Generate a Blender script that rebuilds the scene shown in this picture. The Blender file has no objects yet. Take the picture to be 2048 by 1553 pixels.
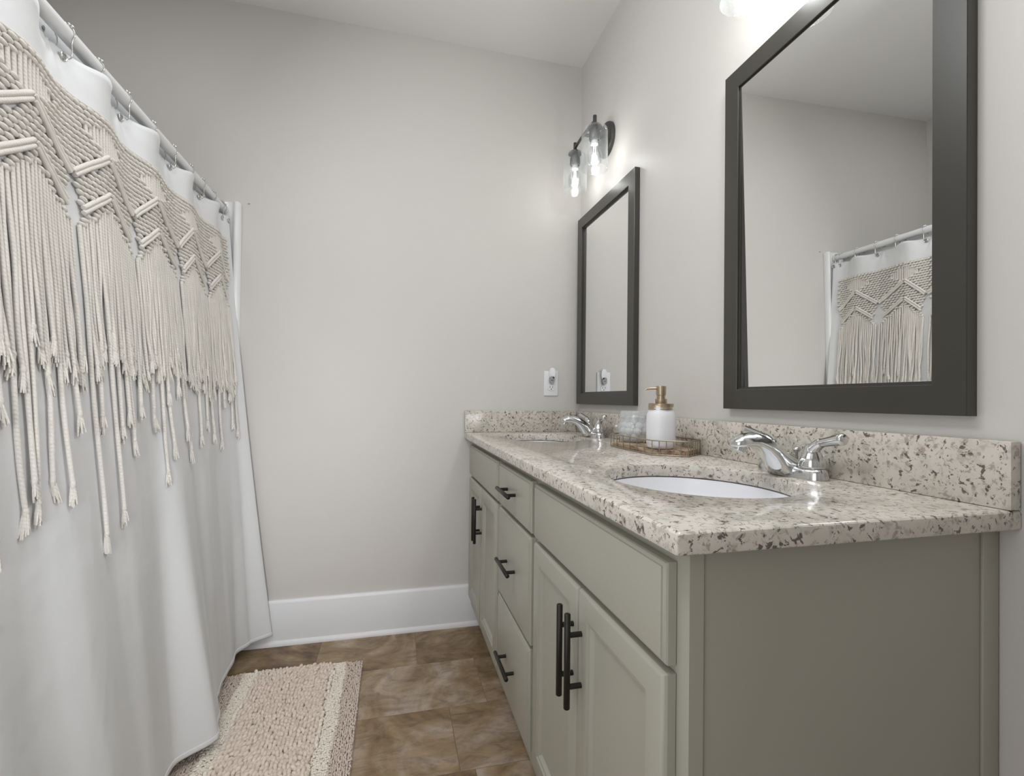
import bpy, bmesh, math, random
import numpy as np
from mathutils import Vector, Matrix
random.seed(7); rng = np.random.default_rng(7)
S = bpy.context.scene
COL = S.collection
PI = math.pi

# ------------------------------------------------------------------ camera
F_PX = 954.34; W_PX = 2048.0
YAW, PITCH, ROLL = 0.2446, 0.0087, 0.0106
cam_d = bpy.data.cameras.new('camera'); cam = bpy.data.objects.new('camera', cam_d); COL.objects.link(cam)
cam_d.sensor_width = 36.0; cam_d.sensor_fit = 'HORIZONTAL'
cam_d.lens = F_PX / W_PX * 36.0
cam_d.shift_y = 14.48 / W_PX
cam_d.clip_start = 0.02
_r = Vector((math.cos(YAW), -math.sin(YAW), 0)); _f = Vector((math.sin(YAW), math.cos(YAW), 0)); _u = Vector((0, 0, 1))
_F = _f * math.cos(PITCH) + _u * math.sin(PITCH); _U = _u * math.cos(PITCH) - _f * math.sin(PITCH)
_R2 = _r * math.cos(ROLL) + _U * math.sin(ROLL); _U2 = _U * math.cos(ROLL) - _r * math.sin(ROLL)
cam.matrix_world = Matrix(((_R2.x, _U2.x, -_F.x, -0.8766), (_R2.y, _U2.y, -_F.y, -2.1682), (_R2.z, _U2.z, -_F.z, 1.0278), (0, 0, 0, 1)))
S.camera = cam

# ------------------------------------------------------------------ light and exposure
BULB_FAR = 0.62       # watts in each bulb of the fixture by the corner
BULB_NEAR = 1.3       # watts in each bulb of the fixture nearer the camera
wd = bpy.data.worlds.new('world'); S.world = wd; wd.use_nodes = True
wd.node_tree.nodes['Background'].inputs[0].default_value = (0.75, 0.8, 0.9, 1)
wd.node_tree.nodes['Background'].inputs[1].default_value = 0.3
S.view_settings.view_transform = 'Standard'
try: S.view_settings.look = 'None'
except Exception: pass
S.view_settings.gamma = 1.0
S.view_settings.use_curve_mapping = False
S.view_settings.exposure = 0.13
def area_light(name, loc, aim, sx, sy, watts, spread=180, col=(1, 1, 1)):
    l = bpy.data.lights.new(name, 'AREA'); l.shape = 'RECTANGLE'; l.size = sx; l.size_y = sy; l.energy = watts; l.spread = math.radians(spread); l.color = col
    o = bpy.data.objects.new(name, l); COL.objects.link(o); o.location = loc; o.rotation_euler = Vector(aim).to_track_quat('-Z', 'Y').to_euler(); return o
area_light('fill_back', (-1.1, -2.96, 0.85), (-0.08, 1, -0.13), 0.7, 1.5, 2.1, 40, (0.96, 0.98, 1.0))  # added fill aimed at the far wall and curtain, no real doorway
area_light('fill_ceiling', (-0.8, -1.78, 2.63), (0, 0, -1), 1.2, 1.4, 4.6, 180, (0.96, 0.98, 1.0))  # added overhead fill for soft bounce, no fixture in the ceiling
area_light('fill_side', (-1.22, -1.98, 1.0), (0.65, 0.76, 0), 0.5, 1.5, 3.9, 180, (0.96, 0.98, 1.0))  # added fill left of the camera, brightens the cabinet fronts
area_light('fill_left', (-1.30, -1.27, 2.35), (0.8, 0.10, -0.62), 0.68, 0.3, 7.8, 180, (0.96, 0.98, 1.0))  # added fill high on the curtain side, lifts the drawer fronts
area_light('fill_vanity', (-0.16, -1.36, 2.10), (-1, 0.2, -0.6), 0.34, 0.12, 5.0, 180, (0.99, 0.985, 0.97))  # added wash beside the near fixture, avoids hot spots on the wall
area_light('fill_tub', (-1.85, -0.85, 2.62), (0, 0.0, -1), 0.3, 0.3, 2.8, 180, (0.96, 0.98, 1.0))  # added fill over the tub, lifts the upper left of the far wall

# ------------------------------------------------------------------ materials
def new_mat(name):
    m = bpy.data.materials.new(name); m.use_nodes = True
    nt = m.node_tree; b = nt.nodes['Principled BSDF']
    return m, nt, b
def N(nt, t, **kw):
    n = nt.nodes.new(t)
    for k, v in kw.items():
        if k in n.inputs: n.inputs[k].default_value = v
        else: setattr(n, k, v)
    return n
def ramp(nt, stops, interp='LINEAR'):
    r = nt.nodes.new('ShaderNodeValToRGB'); cr = r.color_ramp; cr.interpolation = interp
    while len(cr.elements) < len(stops): cr.elements.new(0.5)
    for e, (p, c) in zip(cr.elements, stops):
        e.position = p; e.color = (c[0], c[1], c[2], 1) if len(c) == 3 else c
    return r
def mixc(nt, fac, a, b, mode='MIX'):
    m = nt.nodes.new('ShaderNodeMix'); m.data_type = 'RGBA'; m.blend_type = mode
    for i, v in ((0, fac), (6, a), (7, b)):
        if hasattr(v, 'is_output') or isinstance(v, bpy.types.NodeSocket): nt.links.new(v, m.inputs[i])
        elif v is not None:
            m.inputs[i].default_value = v if i == 0 else ((*v, 1) if len(v) == 3 else v)
    return m.outputs[2]
def bump(nt, b, height, strength=0.2, dist=0.002):
    n = nt.nodes.new('ShaderNodeBump'); n.inputs['Strength'].default_value = strength; n.inputs['Distance'].default_value = dist
    nt.links.new(height, n.inputs['Height']); nt.links.new(n.outputs[0], b.inputs['Normal'])
def plain(name, col, rough=0.5, metal=0.0, nscale=0, nstr=0.1, spec=None, var=0.0):
    m, nt, b = new_mat(name)
    b.inputs['Base Color'].default_value = (*col, 1); b.inputs['Roughness'].default_value = rough; b.inputs['Metallic'].default_value = metal
    if spec is not None: b.inputs['Specular IOR Level'].default_value = spec
    if nscale:
        tc = N(nt, 'ShaderNodeTexCoord'); n = N(nt, 'ShaderNodeTexNoise', Scale=nscale, Detail=4.0)
        nt.links.new(tc.outputs['Object'], n.inputs['Vector']); bump(nt, b, n.outputs[0], nstr, 0.001)
        if var:
            n2 = N(nt, 'ShaderNodeTexNoise', Scale=nscale * 0.05, Detail=3.0); nt.links.new(tc.outputs['Object'], n2.inputs['Vector'])
            c = mixc(nt, n2.outputs[0], tuple(x * (1 - var) for x in col), tuple(min(1, x * (1 + var)) for x in col))
            nt.links.new(c, b.inputs['Base Color'])
    return m
M = {}
M['wall'] = plain('wall_paint', (0.62, 0.598, 0.572), 0.45, nscale=260, nstr=0.12, var=0.01, spec=0.35)
M['ceiling'] = plain('ceiling_paint', (0.84, 0.835, 0.825), 0.8, nscale=200, nstr=0.12)
M['trim'] = plain('white_trim_paint', (0.80, 0.81, 0.83), 0.35, nscale=90, nstr=0.03)
M['cabinet'] = plain('greige_cabinet_paint', (0.378, 0.368, 0.312), 0.38, nscale=150, nstr=0.04, var=0.015)
M['dark_gap'] = plain('cabinet_inside', (0.05, 0.05, 0.045), 0.8, nscale=50)
M['bronze'] = plain('dark_bronze_handle', (0.030, 0.027, 0.023), 0.38, 0.6, nscale=300, nstr=0.05)
M['frame'] = plain('bronze_mirror_frame', (0.034, 0.0315, 0.025), 0.33, 0.0, nscale=60, nstr=0.03, var=0.12, spec=0.7)
M['fixture'] = plain('dark_grey_metal', (0.10, 0.10, 0.095), 0.4, 0.8, nscale=200, nstr=0.04)
M['chrome'] = plain('chrome', (0.70, 0.71, 0.71), 0.15, 1.0, nscale=20, nstr=0.01)
M['steel'] = plain('hook_steel', (0.62, 0.61, 0.58), 0.25, 1.0, nscale=100, nstr=0.02)
M['brass'] = plain('champagne_metal', (0.50, 0.41, 0.30), 0.33, 1.0, nscale=400, nstr=0.05)
M['wire'] = plain('champagne_wire', (0.44, 0.39, 0.31), 0.4, 1.0, nscale=400, nstr=0.05)
M['mirror'] = plain('mirror_silver', (0.93, 0.935, 0.93), 0.0, 1.0)
M['ceramic'] = plain('white_ceramic', (0.84, 0.85, 0.88), 0.12, nscale=5, nstr=0.01)
M['acrylic'] = plain('white_acrylic', (0.80, 0.81, 0.81), 0.16, nscale=8, nstr=0.02)
M['rod'] = plain('white_rod_enamel', (0.78, 0.79, 0.80), 0.3, nscale=20, nstr=0.01)
M['plastic'] = plain('white_plastic', (0.80, 0.81, 0.83), 0.35, nscale=50, nstr=0.02)
M['grey_plastic'] = plain('grey_plastic', (0.33, 0.34, 0.35), 0.4, nscale=50, nstr=0.02)
M['black'] = plain('black_slot', (0.02, 0.02, 0.02), 0.6, nscale=50)
M['soap'] = plain('frosted_white_glass', (0.80, 0.81, 0.85), 0.38, nscale=150, nstr=0.04)
M['cotton'] = plain('cotton_wool', (0.86, 0.86, 0.88), 0.95, nscale=220, nstr=0.6)
M['grout'] = plain('floor_seam', (0.25, 0.19, 0.13), 0.7, nscale=120)
M['scuff'] = plain('wall_anchor', (0.60, 0.575, 0.55), 0.7, nscale=120)

def cloth_mat(name, col, trans=0.0, wr=0.25, fine=900):
    m, nt, b = new_mat(name)
    b.inputs['Base Color'].default_value = (*col, 1); b.inputs['Roughness'].default_value = 0.85
    b.inputs['Specular IOR Level'].default_value = 0.15
    tc = N(nt, 'ShaderNodeTexCoord')
    n = N(nt, 'ShaderNodeTexNoise', Scale=7.0, Detail=3.0, Distortion=0.6); nt.links.new(tc.outputs['Object'], n.inputs['Vector'])
    n2 = N(nt, 'ShaderNodeTexNoise', Scale=fine, Detail=2.0); nt.links.new(tc.outputs['Object'], n2.inputs['Vector'])
    mm = N(nt, 'ShaderNodeMath', operation='MULTIPLY_ADD'); nt.links.new(n2.outputs[0], mm.inputs[0]); mm.inputs[1].default_value = 0.02
    nt.links.new(n.outputs[0], mm.inputs[2])
    bump(nt, b, mm.outputs[0], wr, 0.02)
    if trans:
        t = N(nt, 'ShaderNodeBsdfTranslucent'); t.inputs[0].default_value = (*col, 1)
        mx = N(nt, 'ShaderNodeMixShader'); mx.inputs[0].default_value = trans
        out = nt.nodes['Material Output']
        nt.links.new(b.outputs[0], mx.inputs[1]); nt.links.new(t.outputs[0], mx.inputs[2]); nt.links.new(mx.outputs[0], out.inputs[0])
    return m
M['curtain'] = cloth_mat('white_curtain_cloth', (0.87, 0.88, 0.895), 0.16)
M['liner'] = cloth_mat('grey_white_liner', (0.66, 0.67, 0.68), 0.0, 0.08)

def rope_mat(name, col):
    m, nt, b = new_mat(name)
    b.inputs['Roughness'].default_value = 0.95; b.inputs['Specular IOR Level'].default_value = 0.1
    tc = N(nt, 'ShaderNodeTexCoord')
    mp = N(nt, 'ShaderNodeMapping'); mp.inputs['Rotation'].default_value = (math.radians(38), 0, 0)
    nt.links.new(tc.outputs['Object'], mp.inputs[0])
    w = N(nt, 'ShaderNodeTexWave', wave_type='BANDS', bands_direction='Z', Scale=55.0, Distortion=1.5, Detail=2.0)
    w.inputs['Detail Scale'].default_value = 40.0
    nt.links.new(mp.outputs[0], w.inputs['Vector'])
    n = N(nt, 'ShaderNodeTexNoise', Scale=14.0, Detail=4.0); nt.links.new(tc.outputs['Object'], n.inputs['Vector'])
    c = mixc(nt, n.outputs[0], tuple(x * 0.90 for x in col), tuple(min(1, x * 1.08) for x in col))
    nt.links.new(c, b.inputs['Base Color'])
    bump(nt, b, w.outputs[0], 0.55, 0.0016)
    return m
M['rope'] = rope_mat('cotton_macrame_cord', (0.80, 0.765, 0.715))

def granite_mat():
    m, nt, b = new_mat('speckled_granite')
    tc = N(nt, 'ShaderNodeTexCoord')
    d = N(nt, 'ShaderNodeTexNoise', Scale=30.0, Detail=3.0); nt.links.new(tc.outputs['Object'], d.inputs['Vector'])
    vm = N(nt, 'ShaderNodeVectorMath', operation='MULTIPLY_ADD'); nt.links.new(d.outputs['Color'], vm.inputs[0])
    vm.inputs[1].default_value = (0.03, 0.03, 0.03); nt.links.new(tc.outputs['Object'], vm.inputs[2])
    V = vm.outputs[0]
    base = N(nt, 'ShaderNodeTexNoise', Scale=14.0, Detail=6.0, Roughness=0.6); nt.links.new(V, base.inputs['Vector'])
    r0 = ramp(nt, [(0.32, (0.47, 0.455, 0.395)), (0.46, (0.60, 0.565, 0.505)), (0.58, (0.655, 0.605, 0.55)), (0.72, (0.53, 0.515, 0.46))])
    nt.links.new(base.outputs[0], r0.inputs[0])
    def layer(prev, off, scale, detail, t0, t1, amt, col):
        va = N(nt, 'ShaderNodeVectorMath', operation='ADD'); nt.links.new(V, va.inputs[0]); va.inputs[1].default_value = off
        n = N(nt, 'ShaderNodeTexNoise', Scale=scale, Detail=detail, Roughness=0.6); nt.links.new(va.outputs[0], n.inputs['Vector'])
        r = ramp(nt, [(t0, (0, 0, 0)), (t1, (1, 1, 1))]); nt.links.new(n.outputs[0], r.inputs[0])
        mm = N(nt, 'ShaderNodeMath', operation='MULTIPLY'); nt.links.new(r.outputs[0], mm.inputs[0]); mm.inputs[1].default_value = amt
        return mixc(nt, mm.outputs[0], prev, col)
    c = layer(r0.outputs[0], (0, 0, 0), 66.0, 5.0, 0.54, 0.65, 0.42, (0.25, 0.25, 0.205))
    c = layer(c, (5.3, 1.7, 2.2), 90.0, 3.0, 0.565, 0.63, 0.55, (0.22, 0.155, 0.115))
    c = layer(c, (3.1, 7.7, 1.3), 105.0, 3.0, 0.592, 0.64, 0.88, (0.07, 0.058, 0.05))
    c = layer(c, (8.1, 2.7, 6.3), 56.0, 5.0, 0.645, 0.685, 0.7, (0.075, 0.06, 0.05))
    nt.links.new(c, b.inputs['Base Color'])
    b.inputs['Roughness'].default_value = 0.12
    return m
M['granite'] = granite_mat()

def tile_mat():
    m, nt, b = new_mat('brown_stone_tile')
    tc = N(nt, 'ShaderNodeTexCoord')
    at = N(nt, 'ShaderNodeAttribute', attribute_name='tile_rand', attribute_type='GEOMETRY')
    vm = N(nt, 'ShaderNodeVectorMath', operation='MULTIPLY_ADD'); nt.links.new(at.outputs['Vector'], vm.inputs[0]); vm.inputs[1].default_value = (9, 9, 9)
    nt.links.new(tc.outputs['Object'], vm.inputs[2])
    n1 = N(nt, 'ShaderNodeTexNoise', Scale=2.9, Detail=7.0, Roughness=0.56, Distortion=2.0); nt.links.new(vm.outputs[0], n1.inputs['Vector'])
    sep = N(nt, 'ShaderNodeSeparateXYZ'); nt.links.new(at.outputs['Vector'], sep.inputs[0])
    ma = N(nt, 'ShaderNodeMath', operation='MULTIPLY_ADD'); nt.links.new(sep.outputs[0], ma.inputs[0]); ma.inputs[1].default_value = 0.20; nt.links.new(n1.outputs[0], ma.inputs[2])
    sb = N(nt, 'ShaderNodeMath', operation='SUBTRACT'); nt.links.new(ma.outputs[0], sb.inputs[0]); sb.inputs[1].default_value = 0.10
    r = ramp(nt, [(0.30, (0.12, 0.075, 0.042)), (0.42, (0.235, 0.155, 0.082)), (0.50, (0.30, 0.215, 0.125)), (0.57, (0.36, 0.27, 0.185)), (0.68, (0.45, 0.37, 0.31))])
    nt.links.new(sb.outputs[0], r.inputs[0])
    mp = N(nt, 'ShaderNodeMapping'); mp.inputs['Scale'].default_value = (1.0, 1.9, 1); mp.inputs['Rotation'].default_value = (0, 0, 0.25)
    nt.links.new(vm.outputs[0], mp.inputs[0])
    n2 = N(nt, 'ShaderNodeTexNoise', Scale=10.0, Detail=8.0, Roughness=0.72, Distortion=1.4); nt.links.new(mp.outputs[0], n2.inputs['Vector'])
    r2 = ramp(nt, [(0.34, (0.50, 0.45, 0.38)), (0.5, (1.0, 1.0, 1.0)), (0.66, (1.35, 1.27, 1.15))]); nt.links.new(n2.outputs[0], r2.inputs[0])
    c = mixc(nt, 0.7, r.outputs[0], r2.outputs[0], 'MULTIPLY')
    nt.links.new(c, b.inputs['Base Color']); b.inputs['Roughness'].default_value = 0.42
    bump(nt, b, n2.outputs[0], 0.12, 0.002)
    return m
M['tile'] = tile_mat()

def rug_mat():
    m, nt, b = new_mat('chenille_rug')
    tc = N(nt, 'ShaderNodeTexCoord'); sp = N(nt, 'ShaderNodeSeparateXYZ'); nt.links.new(tc.outputs['Object'], sp.inputs[0])
    ab = N(nt, 'ShaderNodeMath', operation='ABSOLUTE'); nt.links.new(sp.outputs[0], ab.inputs[0])
    n = N(nt, 'ShaderNodeTexNoise', Scale=16.0, Detail=3.0); nt.links.new(tc.outputs['Object'], n.inputs['Vector'])
    ma = N(nt, 'ShaderNodeMath', operation='MULTIPLY_ADD'); nt.links.new(n.outputs[0], ma.inputs[0]); ma.inputs[1].default_value = 0.022; nt.links.new(ab.outputs[0], ma.inputs[2])
    mr = N(nt, 'ShaderNodeMapRange'); nt.links.new(ma.outputs[0], mr.inputs[0]); mr.inputs[1].default_value = 0.0; mr.inputs[2].default_value = 0.25
    a, s_, e = (0.78, 0.68, 0.60), (0.88, 0.82, 0.73), (0.68, 0.58, 0.515)
    r = ramp(nt, [(0.0, a), (0.555, a), (0.575, s_), (0.745, s_), (0.765, e), (1.0, e)]); nt.links.new(mr.outputs[0], r.inputs[0])
    n2 = N(nt, 'ShaderNodeTexNoise', Scale=60.0, Detail=2.0); nt.links.new(tc.outputs['Object'], n2.inputs['Vector'])
    c = mixc(nt, n2.outputs[0], (0.86, 0.85, 0.84), (1.12, 1.12, 1.12))
    c2 = mixc(nt, 1.0, r.outputs[0], c, 'MULTIPLY')
    nt.links.new(c2, b.inputs['Base Color']); b.inputs['Roughness'].default_value = 0.95; b.inputs['Specular IOR Level'].default_value = 0.1
    return m
M['rug'] = rug_mat()

def wood_mat():
    m, nt, b = new_mat('rustic_wood')
    tc = N(nt, 'ShaderNodeTexCoord'); mp = N(nt, 'ShaderNodeMapping'); mp.inputs['Scale'].default_value = (30, 3, 30); nt.links.new(tc.outputs['Object'], mp.inputs[0])
    n = N(nt, 'ShaderNodeTexNoise', Scale=2.2, Detail=5.0, Distortion=0.8); nt.links.new(mp.outputs[0], n.inputs['Vector'])
    r = ramp(nt, [(0.34, (0.06, 0.032, 0.016)), (0.46, (0.30, 0.20, 0.125)), (0.6, (0.47, 0.36, 0.26)), (0.75, (0.55, 0.45, 0.35))]); nt.links.new(n.outputs[0], r.inputs[0])
    nt.links.new(r.outputs[0], b.inputs['Base Color']); b.inputs['Roughness'].default_value = 0.6
    bump(nt, b, n.outputs[0], 0.2, 0.001)
    return m
M['wood'] = wood_mat()

def thin_glass(name, tint=(0.97, 0.98, 0.98), haze=0.08, seeds=0, lo=0.06, hi=0.7):
    m, nt, b = new_mat(name); nt.nodes.remove(b)
    out = nt.nodes['Material Output']
    tr = N(nt, 'ShaderNodeBsdfTransparent'); tr.inputs[0].default_value = (*tint, 1)
    gl = N(nt, 'ShaderNodeBsdfGlossy'); gl.inputs['Roughness'].default_value = 0.06; gl.inputs[0].default_value = (0.95, 0.96, 0.97, 1)
    df = N(nt, 'ShaderNodeBsdfTranslucent'); df.inputs[0].default_value = (0.9, 0.92, 0.93, 1)
    d2 = N(nt, 'ShaderNodeBsdfDiffuse'); d2.inputs[0].default_value = (0.9, 0.92, 0.93, 1)
    hz = N(nt, 'ShaderNodeMixShader'); hz.inputs[0].default_value = 0.5; nt.links.new(df.outputs[0], hz.inputs[1]); nt.links.new(d2.outputs[0], hz.inputs[2])
    lw = N(nt, 'ShaderNodeLayerWeight'); lw.inputs['Blend'].default_value = 0.5
    mr = N(nt, 'ShaderNodeMapRange'); nt.links.new(lw.outputs['Facing'], mr.inputs[0])
    mr.inputs[1].default_value = 0.45; mr.inputs[2].default_value = 1.0; mr.inputs[3].default_value = lo; mr.inputs[4].default_value = hi
    m1 = N(nt, 'ShaderNodeMixShader'); nt.links.new(mr.outputs[0], m1.inputs[0]); nt.links.new(tr.outputs[0], m1.inputs[1]); nt.links.new(gl.outputs[0], m1.inputs[2])
    m2 = N(nt, 'ShaderNodeMixShader'); m2.inputs[0].default_value = haze
    if seeds:
        tc = N(nt, 'ShaderNodeTexCoord'); v = N(nt, 'ShaderNodeTexVoronoi', Scale=130.0); v.inputs['Randomness'].default_value = 1.0
        nt.links.new(tc.outputs['Object'], v.inputs['Vector'])
        r = ramp(nt, [(0.10, (1, 1, 1)), (0.20, (0, 0, 0))]); nt.links.new(v.outputs[0], r.inputs[0])
        mm = N(nt, 'ShaderNodeMath', operation='MULTIPLY_ADD'); nt.links.new(r.outputs[0], mm.inputs[0]); mm.inputs[1].default_value = seeds; mm.inputs[2].default_value = haze
        nt.links.new(mm.outputs[0], m2.inputs[0])
        bp = N(nt, 'ShaderNodeBump'); bp.inputs['Strength'].default_value = 0.5; bp.inputs['Distance'].default_value = 0.002
        nz = N(nt, 'ShaderNodeTexNoise', Scale=170.0, Detail=2.0); nt.links.new(tc.outputs['Object'], nz.inputs['Vector'])
        nt.links.new(nz.outputs[0], bp.inputs['Height']); nt.links.new(bp.outputs[0], gl.inputs['Normal']); gl.inputs['Roughness'].default_value = 0.03
    nt.links.new(m1.outputs[0], m2.inputs[1]); nt.links.new(hz.outputs[0], m2.inputs[2]); nt.links.new(m2.outputs[0], out.inputs[0])
    return m
M['seeded'] = thin_glass('seeded_glass', haze=0.022, seeds=0.14, lo=0.035, hi=0.5)
M['clear'] = thin_glass('clear_bulb_glass', haze=0.0, lo=0.04, hi=0.6)
M['jar'] = thin_glass('clear_jar_glass', haze=0.26, lo=0.08, hi=0.6)
m, nt, b = new_mat('glowing_filament'); b.inputs['Base Color'].default_value = (1, 0.95, 0.9, 1); b.inputs['Emission Color'].default_value = (1, 0.96, 0.92, 1); b.inputs['Emission Strength'].default_value = 6.0
_n = N(nt, 'ShaderNodeTexNoise', Scale=40.0); M['filament'] = m

# ------------------------------------------------------------------ mesh building
class MB:
    def __init__(s): s.v = []; s.f = []
    def add(s, vs, fs):
        o = len(s.v); s.v.extend([tuple(map(float, p)) for p in vs]); s.f.extend([tuple(i + o for i in f) for f in fs]); return s
    def box(s, x0, x1, y0, y1, z0, z1, bev=0.0, seg=2):
        if bev <= 0:
            vs = [(x, y, z) for x in (x0, x1) for y in (y0, y1) for z in (z0, z1)]
            return s.add(vs, [(0, 1, 3, 2), (4, 6, 7, 5), (0, 4, 5, 1), (2, 3, 7, 6), (0, 2, 6, 4), (1, 5, 7, 3)])
        bm = bmesh.new(); bmesh.ops.create_cube(bm, size=1)
        for v in bm.verts: v.co = Vector(((x0 + x1) / 2 + v.co.x * (x1 - x0), (y0 + y1) / 2 + v.co.y * (y1 - y0), (z0 + z1) / 2 + v.co.z * (z1 - z0)))
        bmesh.ops.bevel(bm, geom=bm.edges[:], offset=bev, segments=seg, affect='EDGES', profile=0.5)
        return s.bm(bm)
    def bm(s, bm):
        bm.verts.ensure_lookup_table(); bm.verts.index_update()
        s.add([v.co[:] for v in bm.verts], [[v.index for v in f.verts] for f in bm.faces]); bm.free(); return s
    def loops(s, rings, cap0=True, cap1=True, closed=True):
        n = len(rings[0]); vs = [p for r in rings for p in r]; fs = []
        for k in range(len(rings) - 1):
            for i in range(n if closed else n - 1):
                j = (i + 1) % n; fs.append((k * n + i, k * n + j, (k + 1) * n + j, (k + 1) * n + i))
        if cap0: fs.append(tuple(range(n))[::-1])
        if cap1: fs.append(tuple((len(rings) - 1) * n + i for i in range(n)))
        return s.add(vs, fs)
    def tube(s, pts, r, n=8, cap=True, closed=False):
        P = [Vector(p) for p in pts]; K = len(P); rr = r if hasattr(r, '__len__') else [r] * K
        rings = []; up = None
        for i, p in enumerate(P):
            if closed: t = P[(i + 1) % K] - P[i - 1]
            else: t = P[min(i + 1, K - 1)] - P[max(i - 1, 0)]
            t.normalize()
            if up is None:
                up = Vector((0, 0, 1)) if abs(t.z) < 0.9 else Vector((1, 0, 0))
            a = (up - t * up.dot(t)).normalized(); b = t.cross(a); up = a
            rings.append([p + (a * math.cos(2 * PI * k / n) + b * math.sin(2 * PI * k / n)) * rr[i] for k in range(n)])
        if closed: rings.append(rings[0])
        return s.loops(rings, cap and not closed, cap and not closed)
    def lathe(s, prof, c=(0, 0, 0), n=32, sx=1.0, sy=1.0, cap0=True, cap1=True, power=2.0):
        rings = []
        for r, z in prof:
            ring = []
            for k in range(n):
                a = 2 * PI * k / n; ca, sa = math.cos(a), math.sin(a)
                q = 1.0 if power == 2.0 else (abs(ca) ** power + abs(sa) ** power) ** (-1 / power)
                ring.append((c[0] + r * sx * q * ca, c[1] + r * sy * q * sa, c[2] + z))
            rings.append(ring)
        return s.loops(rings, cap0, cap1)
    def ball(s, c, rx, ry=None, rz=None, n=10, m=6, rot=None):
        ry = ry or rx; rz = rz or rx; vs = [(0, 0, rz)]; fs = []
        for i in range(1, m):
            t = PI * i / m
            for k in range(n): vs.append((rx * math.sin(t) * math.cos(2 * PI * k / n), ry * math.sin(t) * math.sin(2 * PI * k / n), rz * math.cos(t)))
        vs.append((0, 0, -rz)); L = len(vs) - 1
        for k in range(n):
            fs.append((0, 1 + k, 1 + (k + 1) % n)); fs.append((L, 1 + (m - 2) * n + (k + 1) % n, 1 + (m - 2) * n + k))
        for i in range(m - 2):
            for k in range(n):
                a = 1 + i * n + k; b_ = 1 + i * n + (k + 1) % n; fs.append((a, a + n, b_ + n, b_))
        vs = [Vector(p) for p in vs]
        if rot is not None: vs = [rot @ p for p in vs]
        c = Vector(c); return s.add([p + c for p in vs], fs)
    def prism(s, poly, z0, z1):
        return s.loops([[(x, y, z0) for x, y in poly], [(x, y, z1) for x, y in poly]])
    def build(s, name, mat, parent=None, loc=None, smooth=38, label=None, fix=True):
        me = bpy.data.meshes.new(name); me.from_pydata(s.v, [], s.f)
        if fix:
            bm = bmesh.new(); bm.from_mesh(me); bmesh.ops.recalc_face_normals(bm, faces=bm.faces[:]); bm.to_mesh(me); bm.free()
        if loc is not None:
            L = Vector(loc)
            for v in me.vertices: v.co -= L
        me.update()
        if smooth: me.shade_smooth(); me.set_sharp_from_angle(angle=math.radians(smooth))
        me.materials.append(M[mat] if isinstance(mat, str) else mat)
        o = bpy.data.objects.new(name, me); COL.objects.link(o)
        if loc is not None: o.location = loc
        if parent is not None:
            o.parent = parent; bpy.context.view_layer.update() if False else None
            pl = world_loc(parent); o.location = Vector(loc if loc is not None else (0, 0, 0)) - pl
        if label: o['label'] = label
        return o
def world_loc(o):
    p = Vector((0, 0, 0))
    while o is not None: p += o.location; o = o.parent
    return p
def tag(o, label, cat, group=None, kind=None):
    o['label'] = label; o['category'] = cat
    if group: o['group'] = group
    if kind: o['kind'] = kind
    return o
def thing(name, label, cat, loc, group=None):
    o = bpy.data.objects.new(name, None); o.empty_display_size = 0.05; COL.objects.link(o); o.location = loc
    return tag(o, label, cat, group)
def struct(name, mb, mat, label=None, **kw):
    o = mb.build(name, mat, **kw); o['kind'] = 'structure'
    if label: o['label'] = label
    return o
def copy_tree(o, parent=None, group=True):
    c = o.copy(); COL.objects.link(c); c.parent = parent
    for ch in list(o.children): copy_tree(ch, c)
    return c

# ------------------------------------------------------------------ room shell
ZC = 2.650; YB = -3.0; XL = -1.487; XT = -2.27; YT = -1.53
struct('wall_far', MB().box(XT - 0.1, 0.1, 0.0, 0.1, -0.1, ZC + 0.1), 'wall', 'pale greige far wall above white baseboard')
struct('wall_right', MB().box(0.0, 0.1, YB, 0.0, -0.1, ZC + 0.1), 'wall', 'pale greige wall carrying both mirrors')
struct('wall_back', MB().box(XL - 0.1, 0.1, YB - 0.1, YB, -0.1, ZC + 0.1), 'wall')
struct('wall_left', MB().box(XL - 0.1, XL, YB, YT - 0.02, -0.1, ZC + 0.1).box(XT - 0.1, XL - 0.1, YT - 0.12, YT - 0.02, -0.1, ZC + 0.1), 'wall')
struct('wall_alcove', MB().box(XT - 0.1, XT, YT - 0.02, 0.0, -0.1, ZC + 0.1), 'wall')
struct('ceiling', MB().box(XT - 0.1, 0.1, YB - 0.1, 0.1, ZC, ZC + 0.1), 'ceiling', 'smooth white ceiling')

wf = MB()  # trim invented to dress the back fill light as a doorway
for x0, x1, z0, z1 in ((-1.486, -1.455, 0.0, 2.09), (-0.745, -0.665, 0.0, 2.09), (-1.486, -0.665, 2.01, 2.09)): wf.box(x0, x1, YB + 0.0005, YB + 0.02, z0, z1, 0.003)
struct('fill_frame', wf, 'trim', 'white doorway-shaped trim added around the fill light behind the camera')

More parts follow.
